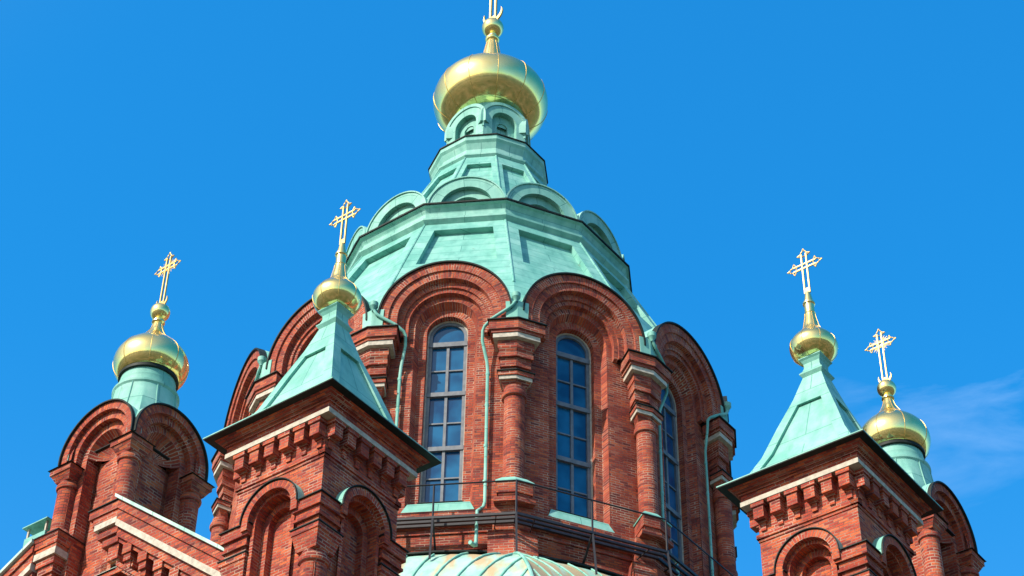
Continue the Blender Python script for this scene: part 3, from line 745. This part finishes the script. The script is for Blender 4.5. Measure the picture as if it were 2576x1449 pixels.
    for k in range(4):
        al = R(90 * k)
        def q(p): m.add([(u * math.cos(al) + d * math.sin(al), d * math.cos(al) - u * math.sin(al), z) for u, d, z in p])
        for z0, z1 in zip(Z, Z[1:]):
            h0, h1 = hz(z0), hz(z1)
            if 24.49 < z0 and z1 < 26.5:
                g0, g1 = h0 - mg(z0), h1 - mg(z1); dp = .07
                q([(g0, h0, z0), (h0, h0, z0), (h1, h1, z1), (g1, h1, z1)]); q([(-h0, h0, z0), (-g0, h0, z0), (-g1, h1, z1), (-h1, h1, z1)])
                q([(-g0, h0 - dp, z0), (g0, h0 - dp, z0), (g1, h1 - dp, z1), (-g1, h1 - dp, z1)])
                q([(-g0, h0, z0), (-g0, h0 - dp, z0), (-g1, h1 - dp, z1), (-g1, h1, z1)]); q([(g0, h0 - dp, z0), (g0, h0, z0), (g1, h1, z1), (g1, h1 - dp, z1)])
                if z0 == 24.5: q([(-g0, h0, z0), (g0, h0, z0), (g0, h0 - dp, z0), (-g0, h0 - dp, z0)])
                if z1 == 26.45: q([(-g1, h1 - dp, z1), (g1, h1 - dp, z1), (g1, h1, z1), (-g1, h1, z1)])
            else: q([(-h0, h0, z0), (h0, h0, z0), (h1, h1, z1), (-h1, h1, z1)])
    pr_ = m.build('pyramid_roof', CV, root, loc, NL, smooth=False)
    m = M(); K = [(.225, 27.33), (.285, 27.42), (.285, 27.44), (.225, 27.52), (.195, 27.62), (.2, 27.72), (.24, 27.8), (.275, 27.84), (.275, 27.86), (.0, 27.87)]
    for (a, z0), (b_, z1) in zip(K, K[1:]): m.prism(square(a), z0, z1, square(max(b_, .001)), caps=False)
    sub(m, 'collar', CV, pr_, smooth=False)
    o = onion('onion_dome', sm([(.25, 27.86), (.38, 27.93), (.5, 28.08), (.54, 28.26), (.48, 28.42), (.34, 28.59), (.21, 28.76), (.165, 28.95), (.135, 29.12), (.125, 29.22)], 6), loc, 8, .006, TH, 56)
    m = M(); m.lathe([(.125, 29.2), (.135, 29.22), (.11, 29.25), (.115, 29.48), (.14, 29.51), (.14, 29.55), (.11, 29.57), (.06, 29.86), (.0, 29.88)], n=24); sub(m, 'spire', GO, o)
    cross(loc, NL, 29.86, 30.69, 31.2, .44, .032, .062)
    return tw
T1 = (-3.8, 33.02); T2 = (6.75, 34.39)
sqtower(T1, 'nearest square brick tower with a copper pyramid roof, left of the drum')
sqtower(T2, 'square brick tower with a copper pyramid roof, right of the drum')

# ================================================================== ARCHED CORNER TURRETS (two)
def turret(loc, label):
    m = M(); ZA = 28.22
    for k in range(4):
        al = R(90 * k)
        def X(p): u, d, z = p; return (u * math.cos(al) + d * math.sin(al), d * math.cos(al) - u * math.sin(al), z)
        s0 = M()
        s0.arch(ZA, 1.0, 1.2, .9, 1.24, 27.95, n=28, outer=True)
        s0.arch(ZA, .8, 1.0, .9, 1.12, 23.5, n=28, outer=False)
        s0.arch(ZA, .6, .8, .5, .96, 23.5, n=24, outer=False)
        n = 20                                   # fan-shaped half dome in the niche head
        for i in range(n):
            a, b_ = R(-90 + 180 * i / n), R(-90 + 180 * (i + 1) / n)
            for (r0, d0), (r1, d1) in zip([(.6, .96), (.5, .78), (.34, .66), (.16, .6)], [(.5, .78), (.34, .66), (.16, .6), (.0, .59)]):
                q = [(r1 * math.sin(a), d1, ZA + r1 * math.cos(a)), (r1 * math.sin(b_), d1, ZA + r1 * math.cos(b_)), (r0 * math.sin(b_), d0, ZA + r0 * math.cos(b_)), (r0 * math.sin(a), d0, ZA + r0 * math.cos(a))]
                s0.add(q, [(r1, a * .5), (r1, b_ * .5), (r0, b_ * .5), (r0, a * .5)])
        s0.add([(-.61, .6, 23), (.61, .6, 23), (.61, .6, ZA), (-.61, .6, ZA)])
        for sg in (-1, 1):
            a, b_ = sorted((sg * .99, sg * 1.12)); s0.add([(a, 1.12, 23), (b_, 1.12, 23), (b_, 1.12, ZA), (a, 1.12, ZA)])
        s0.box(-1.12, 1.12, .6, 1.0, 22.5, 24.6)
        for f, uv in zip(s0.f, s0.uv): m.add([X((s0.v[i].x, -s0.v[i].y, s0.v[i].z)) for i in f], uv)
    tw = m.build('turret', BU, root, loc, NL); tw['label'] = label
    c = M(); cx = 1.02
    def sq(c, h, z0, z1, h1=None, mi=0):
        h1 = h if h1 is None else h1; g = lambda h: [(cx - h, cx + h), (cx + h, cx + h), (cx + h, cx - h), (cx - h, cx - h)]; c.prism(g(h), z0, z1, g(h1))
    c.lathe([(.235, 26.2), (.235, 27.36), (.275, 27.38), (.29, 27.44), (.275, 27.5), (.235, 27.53), (.235, 27.6)], cx, cx, 26)
    sq(c, .22, 27.58, 27.78, .33); sq(c, .35, 27.78, 27.93)
    c.lathe([(.33, 26.05), (.32, 26.1), (.26, 26.16), (.235, 26.24)], cx, cx, 26)
    first = sub(c, 'corner_column', BU, tw)
    d = M(); sq(d, .4, 27.93, 27.96, .36); fl = sub(d, 'column_flashing', DK, tw, smooth=False)
    # thin drip strips running along both faces at the spring line
    e = M(); e.box(.02, 1.28, 1.2, 1.29, 27.97, 27.99); e.box(1.2, 1.29, .02, 1.2, 27.97, 27.99); st = sub(e, 'drip_strip', DK, tw, smooth=False)
    for k in range(1, 4):
        for o in (first, fl) + (() if k != 3 else ()):
            q = o.copy(); COL.objects.link(q); q.rotation_euler = (0, 0, R(90 * k))
    m = M(); m.arch(ZA, 1.202, 1.235, .98, 1.3, 28.18, n=32, soffit=False, front=False); m.arch(ZA, 1.2, 1.237, 1.2, 1.305, 28.1, n=36, mi=1)
    hd = sub(m, 'arch_hood', [CV, DK], tw)
    for k in range(1, 4): q = hd.copy(); COL.objects.link(q); q.rotation_euler = (0, 0, R(90 * k))
    # flared copper roof from the square to the round neck
    m = M(); nA = 96; st = 48
    def pt(i, s):
        ph = 360 * i / nA; r1 = 1.16 / max(abs(math.cos(R(ph))), abs(math.sin(R(ph)))); r0 = .8; t = s / st
        r = r0 + (r1 - r0) * t ** 1.2
        z = 30.36 - 2.3 * t ** .88
        return (r * math.sin(R(ph)), r * math.cos(R(ph)), z)
    for i in range(nA):
        for s in range(st):
            q = [pt(i, s + 1), pt(i + 1, s + 1), pt(i + 1, s), pt(i, s)]
            cx_, cy_, cz_ = [sum(p[j] for p in q) / 4 for j in range(3)]; w_ = min(abs(cx_), abs(cy_))
            if w_ < 1.2 and cz_ < ZA - .06 + math.sqrt(1.2 ** 2 - w_ * w_): break
            m.add(q, [(i * .06, (st - s - 1) * .05), (i * .06 + .06, (st - s - 1) * .05), (i * .06 + .06, (st - s) * .05), (i * .06, (st - s) * .05)])
    rf = m.build('flared_roof', CV, root, loc, NL)
    m = M(); m.lathe([(.8, 30.3), (.84, 30.36), (.84, 30.42), (.74, 30.46), (.72, 30.6), (.73, 30.66), (.7, 30.68), (.69, 30.9)], n=48); sub(m, 'neck', CV, rf)
    m = M(); m.lathe([(.7, 30.86), (.755, 30.88), (.755, 30.96), (.66, 30.97)], n=48); sub(m, 'neck_ring', DK, rf)
    for k in range(8):
        m = M(); a = 22.5 + 45 * k; i = a / 360 * nA
        pts = [pt(i, s) for s in range(0, 20)]; m.tube([(x * 1.01, y * 1.01, z + .01) for x, y, z in pts], .016, 5); sub(m, 'standing_seam', CV, rf)
    o = onion('onion_dome', sm([(.66, 30.95), (.78, 31.0), (.9, 31.18), (.95, 31.42), (.9, 31.66), (.76, 31.88), (.54, 32.1), (.34, 32.3), (.2, 32.55), (.14, 32.75), (.125, 32.82)], 6), loc, 8, .008, TH, 64)
    m = M(); m.lathe([(.125, 32.8), (.17, 32.84), (.17, 32.88), (.12, 32.91), (.11, 32.97)], n=24)
    m.lathe([(.26 * math.sin(R(a)), 33.2 - .26 * math.cos(R(a))) for a in range(24, 181, 12)], n=28); sub(m, 'ball_finial', GO, o)
    cross(loc, NL, 33.42, 34.75, 35.27, .46, .035, .065, crescent=.2, rays=6)
    return tw
U1 = (-9.08, 39.47); U2 = (10.1, 42.1)
turret(U1, 'arched brick turret with a round copper neck at the far left')
turret(U2, 'arched brick turret half hidden behind the right square tower')

# ================================================================== lower walls under the turrets
# corner block of the left turret: pedestals, cornice, gable copings (frame of the turret)
def block(loc, full):
    m = M()
    for k in range(4):
        al = R(90 * k)
        c, s_ = math.cos(al), math.sin(al)
    # pedestals below the corner columns
    def ped(cu, cd, m, w_):
        P = lambda h: [(cu - h, cd + h), (cu + h, cd + h), (cu + h, cd - h), (cu - h, cd - h)]
        m.prism(P(.4), 25.83, 25.925, P(.44)); m.prism(P(.37), 25.66, 25.83, P(.39)); m.prism(P(.34), 25.54, 25.66)
        w_.prism(P(.36), 25.36, 25.54)
        m.prism(P(.3), 25.16, 25.36); m.prism(P(.25), 24.96, 25.16); m.prism(P(.2), 18, 24.96)
    bands = []
    for (a, b) in ((-1.0, 1.0), (-1.0, -1.0), (1.0, -1.0), (1.0, 1.0)):
        if full and (a, b) == (1.0, 1.0): continue
        wb = M(); fb = M(); ped(a, b, m, wb); P = lambda h: [(a - h, b + h), (a + h, b + h), (a + h, b - h), (a - h, b - h)]; fb.prism(P(.46), 25.925, 25.95)
        bands.append((wb, fb))
    m.prism(square(.95), 14, 24.2)
    o = m.build('corner_block', BU, root, loc, NL, smooth=False)
    for wb, fb in bands: sub(wb, 'white_band', WH, o, smooth=False); sub(fb, 'block_flashing', DK, o, smooth=False)
    return o
block(U1, True); block(U2, False)

# long gabled wall in front of the left turret, climbing to the right
def rake(name, loc, phi, u0, z0, u1, z1, d, zbase, label=None, nc=9, side=True, capw=.12):
    m = M(); dz = (z1 - z0) / (u1 - u0); f = lambda u: z0 + (u - u0) * dz
    def slab(da, db, h0, h1, mm, mi=0, ua=u0, ub=u1):
        q = lambda P: mm.add(P, None, mi)
        a0, a1, b0, b1 = f(ua) - h0, f(ua) - h1, f(ub) - h0, f(ub) - h1
        q([(ua, db, a0), (ub, db, b0), (ub, db, b1), (ua, db, a1)]); q([(ua, da, a0), (ub, da, b0), (ub, db, b0), (ua, db, a0)])
        q([(ua, db, a1), (ub, db, b1), (ub, da, b1), (ua, da, a1)]); q([(ua, da, a0), (ua, db, a0), (ua, db, a1), (ua, da, a1)]); q([(ub, db, b0), (ub, da, b0), (ub, da, b1), (ub, db, b1)])
    m.add([(u0, d - .42, zbase), (u1, d - .42, zbase), (u1, d - .42, f(u1) - .3), (u0, d - .42, f(u0) - .3)])
    m.add([(u0, d - .9, zbase), (u0, d - .3, zbase), (u0, d - .3, f(u0) - .3), (u0, d - .9, f(u0) - .3)])
    slab(d - .6, d + .02, .3, .06, m); slab(d - .6, d - .03, .58, .3, m); slab(d - .6, d - .1, 1.0, .76, m); slab(d - .6, d - .18, 1.12, 1.0, m)
    slab(d - .6, d - .22, 1.72, 1.6, m); slab(d - .6, d - .26, 1.8, 1.72, m)
    o = m.build(name, BU, root, loc, phi, smooth=False)
    m = M(); slab(d - .6, d - .01, .76, .58, m); sub(m, 'white_band', WH, o, smooth=False)
    m = M(); slab(d - .9, d + .1, .06, -.03, m, ua=u0 - .05); sub(m, 'coping', CP, o, smooth=False)
    for i in range(nc):
        u = u0 + .4 + .55 * i if side else u1 - .4 - .55 * i
        c = M(); zt = f(u) - 1.02; c.box(u - .14, u + .14, d - .5, d - .12, zt - .26, zt); c.box(u - .11, u + .11, d - .5, d - .16, zt - .44, zt - .26); c.box(u - .08, u + .08, d - .5, d - .22, zt - .62, zt - .44)
        sub(c, 'corbel', BU, o, smooth=False)
    return o
CP = copper('coping_sheet', 1.1, 9, seam=.6, col=((.3, .5, .43), (.42, .58, .5), (.55, .66, .58)))
gw = rake('gable_wall', U1, NL, 1.42, 26.02, 7.2, 21.55, 1.45, 14, nc=9)
rake('gable_wall', U1, NL, -6.5, 23.05, -1.38, 25.92, 1.4, 14, nc=8, side=False)
# level end block of the cornice at the top of the slope
m = M(); m.box(.5, 1.43, .5, 1.46, 25.72, 25.94); m.box(.62, 1.43, .5, 1.42, 25.5, 25.72); m.box(.8, 1.43, .5, 1.36, 25.12, 25.34)
m.box(.92, 1.43, .5, 1.3, 24.9, 25.12); m.box(1.1, 1.43, .5, 1.24, 24.5, 24.9); m.box(.0, 1.95, .5, 1.2, 24.1, 24.24)
kn = m.build('cornice_end', BU, root, U1, NL, smooth=False)
m = M(); m.box(.72, 1.43, .5, 1.44, 25.34, 25.5); sub(m, 'white_band', WH, kn, smooth=False)
m = M(); m.box(.46, 1.45, .5, 1.5, 25.94, 25.965); sub(m, 'edge_flashing', DK, kn, smooth=False)
m = M(); m.add([(-.3, 1.24, 24.24), (1.4, 1.24, 24.24), (1.4, .9, 24.6), (-.3, .9, 24.6)]); m.add([(1.4, 1.24, 24.24), (1.4, .9, 24.24), (1.4, .9, 24.6)]); sub(m, 'ledge_sheet', CP, kn, smooth=False)
m = M(); m.lathe([(.26, 26.0), (.25, 26.42), (.235, 26.43)], 1.02, -1.02, 24); sub(m, 'column_sleeve', CV, gw)

# small ridge vent on the left gable
m = M(); vx, vy = -2.0, .62
g = lambda h: [(vx - h, vy + h), (vx + h, vy + h), (vx + h, vy - h), (vx - h, vy - h)]
m.prism(g(.36), 25.2, 26.58)
vt = m.build('roof_vent', VD, root, U1, NL, smooth=False)
m = M(); m.prism(g(.43), 26.87, 26.9); m.prism(g(.43), 26.9, 26.94, g(.05)); sub(m, 'vent_cap', VD, vt, smooth=False)
for sx in (-1, 1):
    for sy in (-1, 1):
        m = M(); m.box(vx + sx * .31 - .025, vx + sx * .31 + .025, vy + sy * .31 - .025, vy + sy * .31 + .025, 26.58, 26.87); sub(m, 'leg', WH, vt, smooth=False)

# main body of the church below the frame, with its copper roof
m = M(); m.prism(square(12.2), GZ, 18.5); m.prism(square(12.4), 18.5, 19.0)
bd = m.build('nave_wall', BD, root, DR, NL, smooth=False)
m = M(); m.prism(square(12.5), 19.0, 19.06); m.prism(square(12.45), 19.06, 23.6, square(8.7)); sub(m, 'nave_roof', CV, bd, smooth=False)
m = M(); m.prism(square(1.3), GZ, 18)
for lc in (T1, T2): 
    o = m.build('tower_shaft', BT, root, lc, NL, smooth=False)
m = M(); m.prism(square(1.9), GZ, 18.5)
for lc in (U1, U2): m.build('turret_base', BU, root, lc, NL, smooth=False)

# ================================================================== ground, and an unseen ring added as dark horizon for the gilding's reflections
gm, t, b, L = mat('ground')
g0 = nn(t, 'ShaderNodeNewGeometry'); n0 = nn(t, 'ShaderNodeTexNoise'); n0.inputs['Scale'].default_value = .06; n0.inputs['Detail'].default_value = 8; L(g0.outputs['Position'], n0.inputs['Vector'])
r0 = ramp(t, [(.35, (.02, .035, .012)), (.48, (.05, .06, .025)), (.56, (.11, .09, .07)), (.7, (.17, .14, .11))]); L(n0.outputs[0], r0.inputs[0]); L(r0.outputs[0], b.inputs['Base Color']); b.inputs['Roughness'].default_value = .9
me = bpy.data.meshes.new('ground'); me.from_pydata([(-2500, -2500, GZ), (2500, -2500, GZ), (2500, 2500, GZ), (-2500, 2500, GZ)], [], [(0, 1, 2, 3)]); me.materials.append(gm)
o = bpy.data.objects.new('ground', me); COL.objects.link(o); o['kind'] = 'structure'
vs, fs = [], []; n = 96
hg = [9 + 10 * math.sin(i * .7) ** 2 + random.random() * 5 for i in range(n)]
for i in range(n):
    a = 2 * math.pi * i / n; 
    for r, h in ((230, GZ - .5), (262, GZ + hg[i] * .8), (310, GZ + hg[i] * 1.25), (420, GZ - .5)): vs.append((r * math.cos(a), 40 + r * math.sin(a), h))
for i in range(n):
    j = (i + 1) % n
    for k in range(3): fs.append((i * 4 + k, j * 4 + k, j * 4 + k + 1, i * 4 + k + 1))
me = bpy.data.meshes.new('horizon_ring'); me.from_pydata(vs, [], fs)
me.materials.append(plain('dark_horizon', (.05, .075, .03), .95, noise=.6, sc=.05))
o = bpy.data.objects.new('horizon_ring', me); COL.objects.link(o); o['kind'] = 'structure'
for o in bpy.data.objects:
    if 'z0' in o: del o['z0']
    if 'dr' in o: del o['dr']
